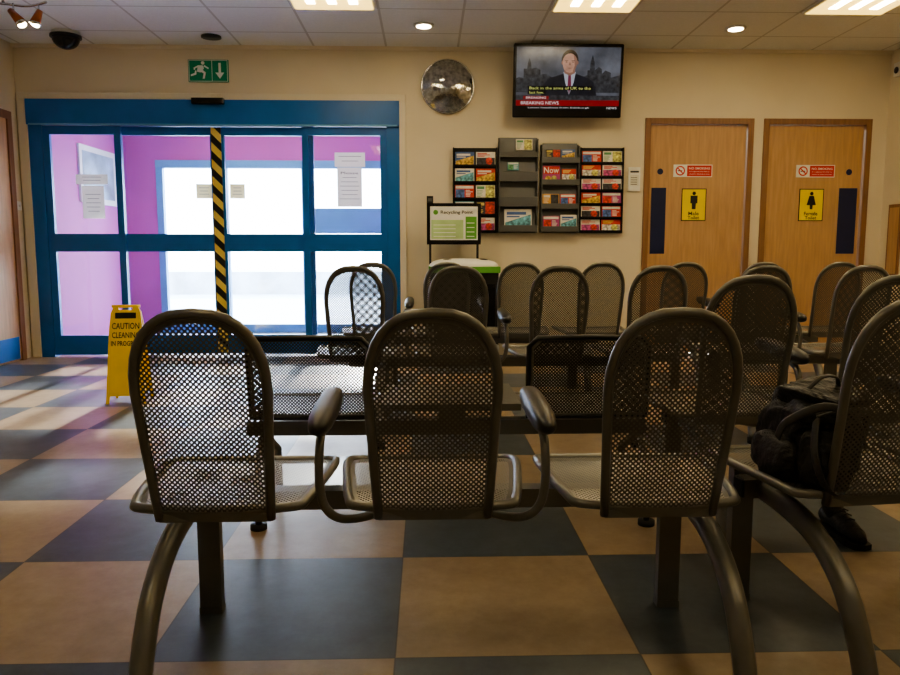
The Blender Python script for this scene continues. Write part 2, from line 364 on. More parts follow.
# ------------------------------------------------------------------ wooden doors
def wooddoor(i,a,b):
    fr=MB(); y=YB-0.015
    fr.bx(a,a+0.055,y,YB+0.15,0,WZ,M_woodf).bx(b-0.055,b,y,YB+0.15,0,WZ,M_woodf).bx(a+0.055,b-0.055,y,YB+0.15,WZ-0.055,WZ,M_woodf)
    fo=struct(fr.make("door_%d"%i,bevel=0.003))
    MB().bx(a+0.058,b-0.058,YB+0.02,YB+0.065,0.01,WZ-0.058,M_wood).make("door_leaf",((a+b)/2,YB+0.02,0),fo)
    return fo
def signs(cxr,cxy,px0,px1,word,desc,discx):
    y=YB+0.0195
    f=MB().bx(px0,px1,y-0.004,y,0.965,1.585,M_navy)
    tag(f.make("push_plate",((px0+px1)/2,y,1.2),bevel=0.001),"navy blue push plate fixed on wooden door","door plate","push plates on the doors")
    r=MB().bx(cxr-0.185,cxr+0.185,y-0.004,y,1.685,1.80,M_white)
    r.disc(cxr-0.12,1.7425,0.045,y-0.0045,M_red).disc(cxr-0.12,1.7425,0.033,y-0.005,M_txtw)
    r.box((cxr-0.12,y-0.0056,1.7425),(0.07,0.0006,0.011),M_red,(0,math.radians(45),0)).bx(cxr-0.145,cxr-0.1,y-0.0053,y-0.005,1.738,1.746,M_txtk)
    r.bx(cxr-0.055,cxr+0.178,y-0.005,y-0.004,1.692,1.793,M_red)
    r.text("NO SMOKING",cxr+0.062,1.765,y-0.0056,0.020,M_txtw,0.20,True)
    r.text("It is against the law to",cxr+0.062,1.735,y-0.0056,0.012,M_txtw,0.19)
    r.text("smoke in these premises",cxr+0.062,1.712,y-0.0056,0.012,M_txtw,0.19)
    tag(r.make("no_smoking_sign",(cxr,y,1.74)),"red and white no smoking sign on wooden door","sign","no smoking signs")
    s=MB().bx(cxy-0.118,cxy+0.118,y-0.004,y,1.275,1.578,M_txtk).bx(cxy-0.110,cxy+0.110,y-0.005,y-0.004,1.283,1.570,M_yel2)
    s.disc(cxy,1.533,0.017,y-0.006,M_txtk)
    if word[0]=="M":
        s.poly([(cxy-.034,1.512),(cxy+.034,1.512),(cxy+.034,1.44),(cxy+.02,1.44),(cxy+.018,1.385),(cxy-.018,1.385),(cxy-.02,1.44),(cxy-.034,1.44)],y-0.006,M_txtk)
    else:
        s.poly([(cxy-.022,1.512),(cxy+.022,1.512),(cxy+.045,1.425),(cxy+.015,1.425),(cxy+.013,1.385),(cxy-.013,1.385),(cxy-.015,1.425),(cxy-.045,1.425)],y-0.006,M_txtk)
    s.text(word,cxy,1.345,y-0.006,0.034,M_txtk,0.10 if word[0]=="M" else 0.13,True); s.text("Toilet",cxy,1.306,y-0.006,0.032,M_txtk,0.11,True)
    tag(s.make("toilet_sign",(cxy,y,1.42)),desc,"sign")
    tag(MB().disc(discx,1.735,0.028,y-0.003,M_navy,None,0.003).make("fire_door_disc",(discx,y,1.735)),"small round blue fire door disc","sign","fire door discs")
wooddoor(3,2.04,3.066); wooddoor(4,3.16,4.19)
signs(2.51,2.53,2.122,2.262,"Male","yellow toilet sign with black male figure",2.20)
signs(3.685,3.66,3.925,4.10,"Female","yellow toilet sign with black female figure",4.01)
fr=MB().bx(XL,XL+0.03,5.90,5.97,0,2.22,M_woodf).bx(XL,XL+0.03,6.90,6.97,0,2.22,M_woodf).bx(XL,XL+0.03,5.97,6.90,2.15,2.22,M_woodf)
fo=struct(fr.make("door_5"))
MB().bx(XL,XL+0.015,5.97,6.90,0.01,2.15,M_wood).bx(XL+0.015,XL+0.018,5.99,6.88,0.02,0.22,M_blue).make("door_leaf",(0,0,0),fo)
tag(MB().bx(XL,XL+0.012,7.00,7.08,1.36,1.44,M_white).bx(XL+0.012,XL+0.018,7.03,7.05,1.39,1.41,M_paper).make("light_switch",(XL,7.04,1.4),bevel=0.002),"white plastic wall light switch","light switch")
tag(MB().bx(XR-0.02,XR,6.80,6.98,0.75,1.42,M_woodf).bx(XR-0.022,XR-0.02,6.82,6.96,0.78,1.39,M_wood).make("notice_board",(XR,6.9,1.1)),"narrow brown wooden board on wall","notice board")
tag(MB().bx(XR-0.05,XR,6.90,7.0,2.58,2.70,M_white).ell((XR-0.055,6.95,2.63),(0.012,0.03,0.03),M_dark).make("alarm_sensor",(XR,6.95,2.64),bevel=0.004),"white wall alarm sensor under the ceiling","sensor")

# ------------------------------------------------------------------ exit sign
y=YB-0.02
e=MB().bx(-2.156,-1.797,y,YB,2.517,2.712,M_green)
yy=y-0.0015
e.bx(-2.15,-1.803,yy,y,2.521,2.525,M_txtw).bx(-2.15,-1.803,yy,y,2.704,2.708,M_txtw).bx(-2.15,-2.146,yy,y,2.525,2.704,M_txtw).bx(-1.807,-1.803,yy,y,2.525,2.704,M_txtw).bx(-1.945,-1.941,yy,y,2.525,2.704,M_txtw)
def man(px,pz):
    k=1.05; return (-2.045+(px+2.055)*k,2.615+(pz-2.615)*k)
e.disc(*man(-2.035,2.680),0.016,yy,M_txtw)
for pl in ([(-2.075,2.660),(-2.035,2.660),(-2.025,2.635),(-2.055,2.600),(-2.088,2.607)],
 [(-2.03,2.652),(-1.99,2.628),(-1.983,2.638),(-2.022,2.664)],
 [(-2.075,2.660),(-2.115,2.640),(-2.112,2.622),(-2.102,2.622),(-2.10,2.635),(-2.07,2.645)],
 [(-2.065,2.612),(-2.03,2.592),(-2.040,2.548),(-2.022,2.548),(-2.010,2.600),(-2.040,2.625)],
 [(-2.09,2.612),(-2.092,2.582),(-2.14,2.568),(-2.14,2.584),(-2.108,2.595),(-2.10,2.620)]):
    e.poly([man(*q) for q in pl],yy,M_txtw)
e.bx(-1.884,-1.862,yy,yy+0.001,2.595,2.685,M_txtw); e.poly([(-1.913,2.60),(-1.833,2.60),(-1.873,2.545)],yy,M_txtw)
tag(e.make("exit_sign",(-1.977,YB,2.615)),"green emergency exit sign with white running figure and arrow","exit sign")

# convex mirror
m=MB(); m.tube([(0.195+0.24*math.cos(a),YB-0.02,2.49+0.24*math.sin(a)) for a in [2*math.pi*i/40 for i in range(40)]],0.008,M_chrome,8,closed=True)
vs=[];fs=[]; NR=12;NS=48
for j in range(NR+1):
    r=0.24*j/NR
    for i in range(NS):
        a=2*math.pi*i/NS; vs.append((0.195+r*math.cos(a),YB-0.02-0.075*(1-(j/NR)**2),2.49+r*math.sin(a)))
for j in range(NR):
    for i in range(NS): fs.append((j*NS+i,j*NS+(i+1)%NS,(j+1)*NS+(i+1)%NS,(j+1)*NS+i))
m.add(vs,fs,M_mirror,True); m.disc(0.195,2.49,0.243,YB-0.018,M_dark,None,0.017)
tag(m.make("convex_mirror",(0.195,YB,2.49)),"round mottled silver convex mirror on cream wall","mirror")

# ------------------------------------------------------------------ television
TV=empty("television",(1.265,YB,2.50))
tilt=math.radians(-6)
def em(name,c,s,var=0.15,sc=8):
    m,nt,b=new_mat(name)
    tc=nt.nodes.new("ShaderNodeTexCoord"); nz=nt.nodes.new("ShaderNodeTexNoise"); nz.inputs["Scale"].default_value=sc; nz.inputs["Detail"].default_value=5
    r=nt.nodes.new("ShaderNodeValToRGB"); r.color_ramp.elements[0].position=.3; r.color_ramp.elements[1].position=.7
    r.color_ramp.elements[0].color=(*[q*(1-var) for q in c],1); r.color_ramp.elements[1].color=(*[min(1,q*(1+var)) for q in c],1)
    nt.links.new(tc.outputs["Object"],nz.inputs[0]); nt.links.new(nz.outputs[0],r.inputs[0]); nt.links.new(r.outputs[0],b.inputs["Emission Color"])
    b.inputs["Emission Strength"].default_value=s; b.inputs["Base Color"].default_value=(0.01,0.01,0.01,1); b.inputs["Roughness"].default_value=0.15
    return m
SK=em("screen_backdrop",(0.080,0.086,0.105),1.0,0.55,5); SB=em("screen_buildings",(0.030,0.032,0.038),1.0,0.7,30); SF=em("screen_skin",(0.36,0.205,0.15),1.0,0.25,14); SFD=em("screen_skin_shade",(0.21,0.11,0.08),1.0,0.2,14)
SS=em("screen_suit",(0.010,0.011,0.018),1.0,0.3,12); SW=em("screen_shirt",(0.32,0.34,0.39),1.0); SR=em("screen_red",(0.22,0.008,0.012),0.9); SKK=em("screen_black",(0.004,0.004,0.004),0.3)
ST=em("screen_text",(0.70,0.70,0.70),0.9); SY=em("screen_caption_yellow",(0.70,0.74,0.25),0.8); SH=em("screen_hair",(0.03,0.019,0.013),0.9); STI=em("screen_tie",(0.14,0.02,0.05),1.0)
def tvpart(mb,name,parent=TV):
    o=mb.make(name,(0,0,0),parent); o.rotation_euler=(-tilt,0,0); o.location=(0,-0.24,0); return o
h=MB().bx(-0.49,0.49,0.0,0.05,-0.315,0.315,M_black).bx(-0.30,0.30,0.05,0.09,-0.2,0.2,M_dark)
hb=tvpart(h,"television_housing"); hb.modifiers.new("b",'BEVEL').width=0.008
s=MB(); W,Hs=0.465,0.268; zc=0.018
s.bx(-W,W,-0.002,0,-Hs+zc,Hs+zc,SK)
k=-0.003
s.poly([(-W,.02),(-.44,.03),(-.40,.02),(-.40,.10),(-.37,.10),(-.365,.15),(-.35,.19),(-.335,.15),(-.33,.10),(-.29,.11),(-.25,.09),(-.25,.05),(-.2,.06),(-.15,.03),(-.1,.04),(-.1,-.1),(-W,-.1)],k,SB)
s.poly([(.12,-.1),(.12,.03),(.17,.05),(.17,.09),(.19,.09),(.195,.16),(.2125,.22),(.23,.16),(.235,.09),(.27,.12),(.30,.10),(.30,.06),(.33,.09),(.38,.07),(.38,.03),(W,.05),(W,-.1)],k,SB)
def arc(cx,cz,rx,rz,a0,a1,n=12): return [(cx+rx*math.cos(math.radians(a0+(a1-a0)*i/n)),cz+rz*math.sin(math.radians(a0+(a1-a0)*i/n))) for i in range(n+1)]
def big(pts): return [(0.01+(a-0.01)*1.32,-0.13+(b+0.13)*1.17) for a,b in pts]
s.poly(big([(-.185,-.16),(-.172,-.08),(-.155,-.03),(-.12,.0),(-.04,.030),(.06,.030),(.14,.0),(.175,-.03),(.19,-.08),(.205,-.16)]),k-.001,SS)
s.poly(big([(-.032,.045),(.052,.045),(.04,-.03),(.010,-.12),(-.018,-.03)]),k-.0015,SW)
s.poly(big([(.002,.024),(.02,.024),(.024,-.06),(.010,-.115),(-.002,-.06)]),k-.002,STI)
s.poly(big([(-.028,.08),(.048,.08),(.046,.036),(.012,.018),(-.026,.036)]),k-.0022,SFD)
s.poly(big(arc(.01,.128,.057,.078,-10,190,18)),k-.0024,SH)
s.poly(big(arc(.01,.118,.050,.060,0,180,14)+[(-.038,.095),(-.030,.065),(-.012,.045),(.01,.038),(.032,.045),(.048,.065),(.057,.095)]),k-.0028,SF)
s.poly(big([(.060,.118)]+arc(.01,.118,.050,.060,0,60,5)+[(.038,.13),(.043,.09),(.030,.05),(.034,.046),(.048,.065),(.057,.095)]),k-.0029,SFD)
s.poly(big(arc(-.042,.112,.006,.014,0,360,12)[:-1]),k-.0026,SFD).poly(big(arc(.062,.112,.006,.014,0,360,12)[:-1]),k-.0026,SFD)
for ex in (-.013,.031): s.poly(big(arc(ex,.117,.007,.003,0,360,10)[:-1]),k-.0034,SH); s.poly(big([(ex-.012,.127),(ex+.010,.130),(ex+.011,.127),(ex-.012,.124)]),k-.0034,SH)
s.poly(big([(.007,.116),(.011,.116),(.018,.094),(.002,.093)]),k-.0033,SFD); s.poly(big([(-.008,.073),(.01,.076),(.026,.073),(.01,.069)]),k-.0034,SFD)
s.bx(-.36,.22,k-.0036,k-.003,-.080,-.045,SKK).bx(-.36,-.20,k-.0036,k-.003,-.117,-.082,SKK)
s.text("Back in the arms of UK to the",-.07,-.063,k-.005,.023,SY,.55); s.text("last few.",-.28,-.100,k-.005,.022,SY,.13)
s.bx(-W,W,k-.0030,k-.002,-.165,-.125,SB); s.bx(-.40,-.17,k-.0036,k-.003,-.160,-.130,SR); s.text("BREAKING",-.285,-.145,k-.005,.018,ST,.18)
s.bx(-W,W,k-.0030,k-.002,-.215,-.165,SR); s.text("BREAKING NEWS",-.25,-.19,k-.005,.026,ST,.34)
s.bx(-W,W,k-.0030,k-.002,-.25,-.215,SKK); s.text("NEWS",.40,-.232,k-.005,.018,ST,.09); s.text("Latest headlines from Edinburgh",-.08,-.232,k-.005,.016,ST,.55)
tvpart(s,"screen")
MB().bx(-0.12,0.12,-0.03,0,-0.12,0.12,M_dark).bx(-0.03,0.03,-0.16,-0.03,-0.03,0.03,M_dark).make("wall_bracket",(0,0,0),TV)
tag(TV,"black flat television showing a news presenter, mounted on wall","television")

# ------------------------------------------------------------------ leaflet racks
def rackgrid(x0,x1,z0,z1,cols,rows,mat,label,frame=True):
    m=MB().bx(x0,x1,YB-0.02,YB,z0,z1,mat)
    for e in (x0,x1-0.012): m.bx(e,e+0.012,YB-0.06,YB-0.02,z0,z1,mat)
    ch=(z1-z0-0.03)/rows
    for r in range(rows): m.bx(x0+0.012,x1-0.012,YB-0.062,YB-0.055,z0+0.01+r*ch,z0+0.025+r*ch,mat).bx(x0+0.012,x1-0.012,YB-0.055,YB-0.02,z0+0.006+r*ch,z0+0.010+r*ch,mat)
    return tag(m.make("leaflet_rack",((x0+x1)/2,YB,z0)),label,"leaflet rack")
rackgrid(0.243,0.655,1.16,1.94,2,5,M_black,"black wall rack holding two columns of colourful leaflets")
rackgrid(1.425,1.835,1.16,1.945,2,6,M_black,"black wall rack filled with red and white leaflets")
def rackgrey(x0,x1,z0,z1,rows,label):
    m=MB().bx(x0,x1,YB-0.015,YB,z0,z1,M_grey); D=0.10
    for e in (x0,x1-0.01): m.bx(e,e+0.01,YB-D,YB-0.015,z0,z1-0.02,M_grey)
    for zb,hh in rows:
        m.bx(x0+0.01,x1-0.01,YB-D,YB-D+0.008,zb,zb+hh,M_grey).bx(x0+0.01,x1-0.01,YB-D+0.008,YB-0.015,zb,zb+0.008,M_grey)
        m.box(((x0+x1)/2,YB-0.035,zb+0.10),(x1-x0-0.03,0.006,0.17),M_grey,(math.radians(-8),0,0))
    return tag(m.make("leaflet_rack",((x0+x1)/2,YB,z0),bevel=0.002),label,"leaflet rack")
rackgrey(0.665,1.03,1.16,2.035,[(1.17,0.06),(1.40,0.09),(1.63,0.09),(1.85,0.05)],"grey metal wall rack with stepped pockets, partly empty")
rackgrey(1.06,1.415,1.16,1.975,[(1.17,0.05),(1.38,0.05),(1.60,0.05),(1.80,0.05)],"grey metal wall rack with stepped pockets and magazines")
cols=[(0.6,0.05,0.04),(0.06,0.13,0.38),(0.75,0.73,0.70),(0.7,0.37,0.08),(0.10,0.3,0.14),(0.42,0.07,0.25),(0.75,0.62,0.18),(0.12,0.35,0.45),(0.03,0.03,0.04)]
LN="red blue white orange green plum yellow teal black".split()
LM=[pm("leaflet_ink_%s"%n,c,0.5,0,0.15,12) for n,c in zip(LN,cols)]
LP=[pm("leaflet_photo_%s"%n,c,0.5,0,0.85,38) for n,c in zip(LN,cols)]
leafmesh=[]
pal=[(0,2,1),(2,0,5),(1,2,3),(2,4,6),(5,2,0),(0,6,2),(2,1,7),(3,2,8),(7,2,4),(2,0,8),(0,2,3),(8,6,0)]
for i,(a,b,c) in enumerate(pal):
    m=MB().box((0,0,0),(0.17,0.006,0.125),LM[a])
    v=i%4
    if v==0:
        m.bx(-.078,.078,-.0038,-.003,.030,.055,LM[b]); m.bx(-.078,.0,-.0038,-.003,-.055,.022,LP[c])
        for q in range(5): m.bx(.01,.01+random.uniform(.035,.065),-.0038,-.003,.010-.013*q,.016-.013*q,LM[b])
    elif v==1:
        m.bx(-.080,.080,-.0038,-.003,-.058,.010,LP[c]); m.poly(arc(.03,-.02,.03,.034,0,360,18)[:-1],-.0042,LP[b])
        for q in range(3): m.bx(-.072,-.072+random.uniform(.05,.13),-.0038,-.003,.045-.012*q,.052-.012*q,LM[b])
    elif v==2:
        m.poly([(-.08,-.058),(.08,-.058),(.08,.03),(-.08,-.02)],-.0036,LP[c]); m.bx(-.07,.05,-.0040,-.003,.028,.046,LM[b]); m.bx(-.07,.01,-.0040,-.003,.012,.020,LM[b])
    else:
        m.bx(.0,.080,-.0038,-.003,-.058,.058,LP[c]); m.bx(-.075,-.01,-.0038,-.003,.025,.05,LM[b])
        for q in range(5): m.bx(-.075,-.075+random.uniform(.03,.062),-.0038,-.003,.008-.013*q,.013-.013*q,LM[b])
    leafmesh.append(m.mesh("leaflet"))
def leaf(x,z,y,k=None,sx=1,sz=1,label=None):
    o=bpy.data.objects.new("leaflet",leafmesh[k]); COL.objects.link(o); o.location=(x,y,z); o.scale=(sx,1,sz); o.rotation_euler=(math.radians(-6),0,0)
    tag(o,label or "small colour printed leaflet standing in wall rack","leaflet","leaflets in the wall racks")
for r in range(5):
    for c in range(2): leaf(0.352+0.195*c,1.238+0.15*r,YB-0.038,[2,1,8,11,0,3,6,10,2,9][r*2+c],1.06,1.02)
for r in range(6):
    for c in range(2): leaf(1.535+0.195*c,1.230+0.1258*r,YB-0.038,[1,5,9,0,10,4,1,9,5,1,0,3][r*2+c],1.06,0.88)
leaf(0.85,1.285,YB-0.065,6,1.5,1.5,"large white leaflet in grey rack"); leaf(0.90,1.965,YB-0.065,3,0.9,0.8)
leaf(0.80,1.77,YB-0.065,8,0.6,0.6)
leaf(1.16,1.26,YB-0.065,4,0.9,0.9); leaf(1.325,1.265,YB-0.065,6,0.9,1.0)
leaf(1.155,1.465,YB-0.065,7,0.9,0.85); leaf(1.315,1.465,YB-0.065,0,0.85,0.85)
leaf(1.32,1.69,YB-0.065,5,0.8,0.9); leaf(1.17,1.88,YB-0.065,11,0.8,0.7); leaf(1.31,1.88,YB-0.065,2,0.75,0.7)
n=MB().bx(1.075,1.235,YB-0.075,YB-0.068,1.615,1.775,LM[5]).bx(1.08,1.23,YB-0.076,YB-0.075,1.70,1.77,LM[0]).text("Now",1.155,1.735,YB-0.0768,0.055,M_txtw,0.14,True)
n.disc(1.125,1.655,0.028,YB-0.077,LP[3]).disc(1.18,1.66,0.025,YB-0.077,LP[6])
tag(n.make("magazine",(1.16,YB-0.07,1.69)),"celebrity magazine with red masthead reading Now","magazine")
c=MB().bx(1.89,2.0,YB-0.025,YB,1.55,1.77,M_white).bx(1.905,1.985,YB-0.028,YB-0.025,1.60,1.70,M_paper).bx(1.905,1.985,YB-0.0285,YB-0.028,1.72,1.735,M_txtk)
for q in range(4): c.bx(1.91,1.97,YB-0.0286,YB-0.028,1.61+q*0.02,1.615+q*0.02,M_txtk)
tag(c.make("wall_dispenser",(1.945,YB,1.66),bevel=0.003),"small white dispenser with printed label on wall","dispenser")
tag(MB().bx(0.0,0.06,YB-0.03,YB,1.42,1.50,M_dark).bx(0.012,0.048,YB-0.032,YB-0.03,1.45,1.48,M_grey).make("wall_socket",(0.03,YB,1.46),bevel=0.002),"small dark wall control box","switch")

# ------------------------------------------------------------------ recycling station
R=empty("recycling_bin",(0.33,6.80,0))
b=MB(); b.bx(-0.30,0.30,-0.20,0.20,0.02,0.82,M_dark); b.bx(-0.27,0.27,-0.203,-0.20,0.1,0.7,M_black)
b.make("bin_body",(0,0,0),R,bevel=0.02)
l=MB().bx(-0.315,0.315,-0.215,0.215,0.80,0.855,M_grn2)
def lidfn(p): return Vector((math.copysign(abs(p.x)**0.55,p.x),math.copysign(abs(p.y)**0.55,p.y),max(0,p.z)))
l.ell((0,0,0.855),(0.31,0.21,0.07),M_white,40,20,None,lidfn)
for xx in (-.14,.16): l.ell((xx,-0.09,0.905),(0.06,0.05,0.02),M_dark)
l.make("bin_lid",(0,0,0),R,bevel=0.006)
p=MB().bx(-0.33,0.16,0.05,0.08,1.05,1.42,M_black).bx(-0.31,-0.29,0.06,0.08,0.87,1.05,M_dark).bx(0.12,0.14,0.06,0.08,0.87,1.05,M_dark)
p.bx(-0.30,0.13,0.046,0.05,1.09,1.39,M_white).text("Recycling Point",-0.06,1.335,0.044,0.038,M_txtk,0.29,True)
M_pg=pm("sign_pale_green",(0.45,0.62,0.32),0.5)
p.bx(-0.29,0.0,0.044,0.046,1.10,1.27,M_pg).bx(0.02,0.12,0.044,0.046,1.10,1.30,M_grn2)
p.disc(-0.25,1.338,0.022,0.044,M_grn2)
for q in range(4): p.bx(-0.27,-0.07,0.043,0.044,1.12+q*0.034,1.126+q*0.034,M_txtw); p.bx(0.03,0.10,0.043,0.044,1.12+q*0.04,1.126+q*0.04,M_txtw)
p.make("sign_board",(0,0,0),R)
tag(R,"black recycling bin with pale rounded lid and Recycling Point board","recycling bin")

# ------------------------------------------------------------------ ceiling fittings
for i,(a,b2) in enumerate(((-1.01,-0.38),(0.955,1.585),(2.92,3.55))):
    for j,(ya,yb) in enumerate(((4.74,6.00),(2.18,3.45),(-0.44,0.83))):  # the two nearer rows are out of view, added as fill light
        L=MB().bx(a,b2,ya,yb,H-0.02,H-0.001,M_white)
        lo=L.make("ceiling_light",((a+b2)/2,(ya+yb)/2,H)); tag(lo,"recessed fluorescent ceiling panel glowing warm yellow, unseen nearer rows added as fill","ceiling light","ceiling light panels")
        MB().bx(a+0.02,b2-0.02,ya+0.02,yb-0.02,H-0.024,H-0.0205,M_lampY).make("diffuser",(0,0,0),lo).location=(-(a+b2)/2,-(ya+yb)/2,-H)
        tb=MB()
        for q in (0.25,0.5,0.75):
            xx=a+(b2-a)*q; tb.bx(xx-0.032,xx+0.032,ya+0.12,yb-0.16,H-0.028,H-0.0245,(M_lamp,M_fill2,M_fill3)[j])
        tb.make("tube",(0,0,0),lo).location=(-(a+b2)/2,-(ya+yb)/2,-H)
for x,yv in ((-0.02,6.43),(2.58,6.43)):
    L=MB().cyl((x,yv,H-0.012),(x,yv,H-0.001),0.085,M_white,28); lo=L.make("downlight",(x,yv,H)); tag(lo,"lit round recessed downlight with white ring","downlight","ceiling downlights")
    MB().cyl((0,0,-0.016),(0,0,-0.0125),0.06,M_spot,24).make("bulb",(0,0,0),lo)
L=MB().cyl((-1.86,6.81,H-0.015),(-1.86,6.81,H-0.001),0.085,M_dark,28); tag(L.make("ceiling_vent",(-1.86,6.81,H)),"small dark round ceiling vent","vent")
D=empty("dome_camera",(-3.06,6.72,H))
MB().cyl((0,0,-0.03),(0,0,-0.001),0.11,M_white,28).cyl((0,0,-0.05),(0,0,-0.03),0.125,M_dark,28).make("mount",(0,0,0),D)
MB().ell((0,0,-0.05),(0.11,0.11,0.095),M_black).make("dome",(0,0,0),D)
tag(D,"black dome security camera fixed on ceiling","security camera")
S=empty("spotlight_rail",(-2.95,5.75,H))
MB().tube(cr([(-0.35,0.1,-0.08),(-0.15,-0.03,-0.08),(0.05,0.03,-0.08),(0.22,-0.03,-0.07)]),0.009,M_chrome).cyl((-0.1,0,-0.08),(-0.1,0,-0.001),0.01,M_chrome).cyl((-0.1,0,-0.02),(-0.1,0,-0.001),0.05,M_chrome).make("rail",(0,0,0),S)
for (px,dx) in ((-0.03,0.06),(0.15,-0.02)):
    q=MB().cyl((px,0,-0.07),(px,0,-0.14),0.006,M_chrome).cyl((px-dx*0.4,0.0,-0.12),(px+dx,-0.02,-0.21),0.020,M_copper,16,0.036).cyl((px+dx,-0.02,-0.21),(px+dx*1.1,-0.022,-0.222),0.04,M_chrome,16)
    sp=q.make("spotlight",(0,0,0),S)
    MB().cyl((px+dx*1.1,-0.022,-0.2225),(px+dx*1.12,-0.023,-0.2245),0.03,M_spot,16).make("bulb",(0,0,0),sp)
tag(S,"chrome and copper spotlight rail under ceiling","spotlight")

# ------------------------------------------------------------------ seating parts
def ring_surface(outline,center,fn,rim,mat_in,levels=(0.75,0.5,0.25)):
    mb=MB(); n=len(outline); sc=[1.0,rim]+[rim*l for l in levels]
    vs=[]
    for s in sc:
        for (a,b) in outline: vs.append(fn(center[0]+(a-center[0])*s,center[1]+(b-center[1])*s))
    vs.append(fn(*center))
    f0=[(i,(i+1)%n,n+(i+1)%n,n+i) for i in range(n)]
    f1=[]
    for L in range(1,len(sc)-1):
        f1+=[(L*n+i,L*n+(i+1)%n,(L+1)*n+(i+1)%n,(L+1)*n+i) for i in range(n)]
    k=(len(sc)-1)*n; f1+=[(k+i,k+(i+1)%n,len(vs)-1) for i in range(n)]
    mb.add(vs,f0,M_metal,True)
    mb.add(vs,f1,mat_in,True)
    return mb
HB=0.485
def bout(w=0.140,wb=0.124,h=HB,n=16):
    z0=h*0.64; L=[]
    for i in range(n+1):
        a=math.pi*i/n; cx,sx=math.cos(a),math.sin(a)
        L.append((w*math.copysign(abs(cx)**0.78,cx),z0+(h-z0)*abs(sx)**0.88))
    left=[(-w+(w-wb)*t,z0*(1-t)) for t in (0.25,0.5,0.75,0.99)]
    bot=[(-wb*0.5,0),(0,0),(wb*0.5,0)]
    right=[(wb+(w-wb)*t,z0*t) for t in (0.01,0.25,0.5,0.75)]
    return L,left,bot,right
def bfn(x,s): return (x,-0.25*s+0.10*s*s*0.6+0.55*x*x,0.40+s*0.985)
_L,_l,_b,_r=bout(); BO=_L+_l+_b+_r
M_backf=MB().tube([bfn(*p) for p in _r+_L+_l],0.0105,M_metal,10).bx(-0.124,0.124,0.002,0.010,0.398,0.416,M_metal).mesh("backrest")
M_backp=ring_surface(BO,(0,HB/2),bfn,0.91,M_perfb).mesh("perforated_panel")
def sout():
    P=[(-0.165,0.02),(-0.195,0.06),(-0.215,0.20),(-0.228,0.34),(-0.215,0.41),(-0.17,0.435),(0,0.44),(0.17,0.435),(0.215,0.41),(0.228,0.34),(0.215,0.20),(0.195,0.06),(0.165,0.02),(0,0.005)]
    return [(p.x,p.y) for p in cr([(a,b,0) for a,b in P],4,True)]
def sfn(x,y):
    t=max(0,(y-0.33)/0.11); r=max(0,(0.10-y)/0.10)
    return (x,y,0.435-0.018*t*t-0.016*(1-(x/0.23)**2)*math.sin(min(1,max(0,y/0.44))*math.pi)-0.010*r)
SO=sout()
M_seatf=MB().tube([sfn(*p) for p in SO],0.0115,M_metal,10,closed=True).box((0,0.28,0.395),(0.10,0.12,0.012),M_metal).bx(-0.045,-0.037,0.23,0.33,0.385,0.405,M_metal).bx(0.037,0.045,0.23,0.33,0.385,0.405,M_metal).tube([(-0.1,0.02,0.418),(-0.09,0.15,0.40),(-0.07,0.27,0.40)],0.009,M_metal).tube([(0.1,0.02,0.418),(0.09,0.15,0.40),(0.07,0.27,0.40)],0.009,M_metal).mesh("seat")
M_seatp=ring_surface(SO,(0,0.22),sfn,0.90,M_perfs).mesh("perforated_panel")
def padfn(p): return Vector((math.copysign(abs(p.x)**0.8,p.x),math.copysign(abs(p.y)**0.55,p.y),math.copysign(abs(p.z)**0.8,p.z)))
M_pad=MB().ell((0,0.17,0.618),(0.030,0.185,0.027),M_dark,16,20,(math.radians(3),0,0),padfn).mesh("armrest_pad")
def armmesh(sgn):
    return MB().tube(cr([(0,0.22,0.60),(0,0.08,0.585),(0,0.035,0.55),(0,0.025,0.48),(sgn*0.012,0.03,0.42),(sgn*0.05,0.05,0.385),(sgn*0.12,0.12,0.372),(sgn*0.2,0.24,0.372)],5),0.0105,M_metal,10).mesh("armrest")
M_armL=armmesh(1); M_armR=armmesh(-1)
M_legv=MB().bx(-0.030,0.030,0.365,0.395,0.02,0.40,M_metal).bx(-0.031,0.031,0.362,0.398,0.0,0.02,M_metal).mesh("leg")
M_legc=MB().tube(cr([(0,0.36,0.355),(0,0.22,0.352),(0,0.06,0.325),(0,-0.06,0.25),(0,-0.13,0.14),(0,-0.17,0.03)],5),0.030,M_metal,12,ry=0.024).cyl((0,-0.172,0.03),(0,-0.174,0.0),0.032,M_rubber,12).mesh("leg")
def beam(x0,x1,y=0.28,z=0.36): return MB().bx(x0,x1,y-0.025,y+0.025,z-0.025,z+0.025,M_metal).bx(x0-0.006,x0,y-0.022,y+0.022,z-0.022,z+0.022,M_rubber).bx(x1,x1+0.006,y-0.022,y+0.022,z-0.022,z+0.022,M_rubber).mesh("beam")
def bench(xs,Y,legs,arms,label,rot=0,cx=None,sc=1.04):
    cx=sum(xs)/len(xs) if cx is None else cx
    E=empty("beam_seating",(cx,Y,0),rot); E.scale=(sc,sc,sc)
    for x in xs:
        b=inst(M_backf,"backrest",E,((x-cx)/sc,0,0)); inst(M_backp,"perforated_panel",b)
        s=inst(M_seatf,"seat",E,((x-cx)/sc,0,0)); inst(M_seatp,"perforated_panel",s)
    for x,sg in arms:
        a=inst(M_armL if sg>0 else M_armR,"armrest",E,((x-cx)/sc,0,0)); inst(M_pad,"armrest_pad",a)
    for x in legs: inst(M_legv,"leg",E,((x-cx)/sc,0,0)); inst(M_legc,"leg",E,((x-cx)/sc,0,0))
    inst(beam((min(xs+legs)-cx)/sc-0.06,(max(xs+legs)-cx)/sc+0.06),"beam",E)
    return tag(E,label,"bench","waiting room beam seating")
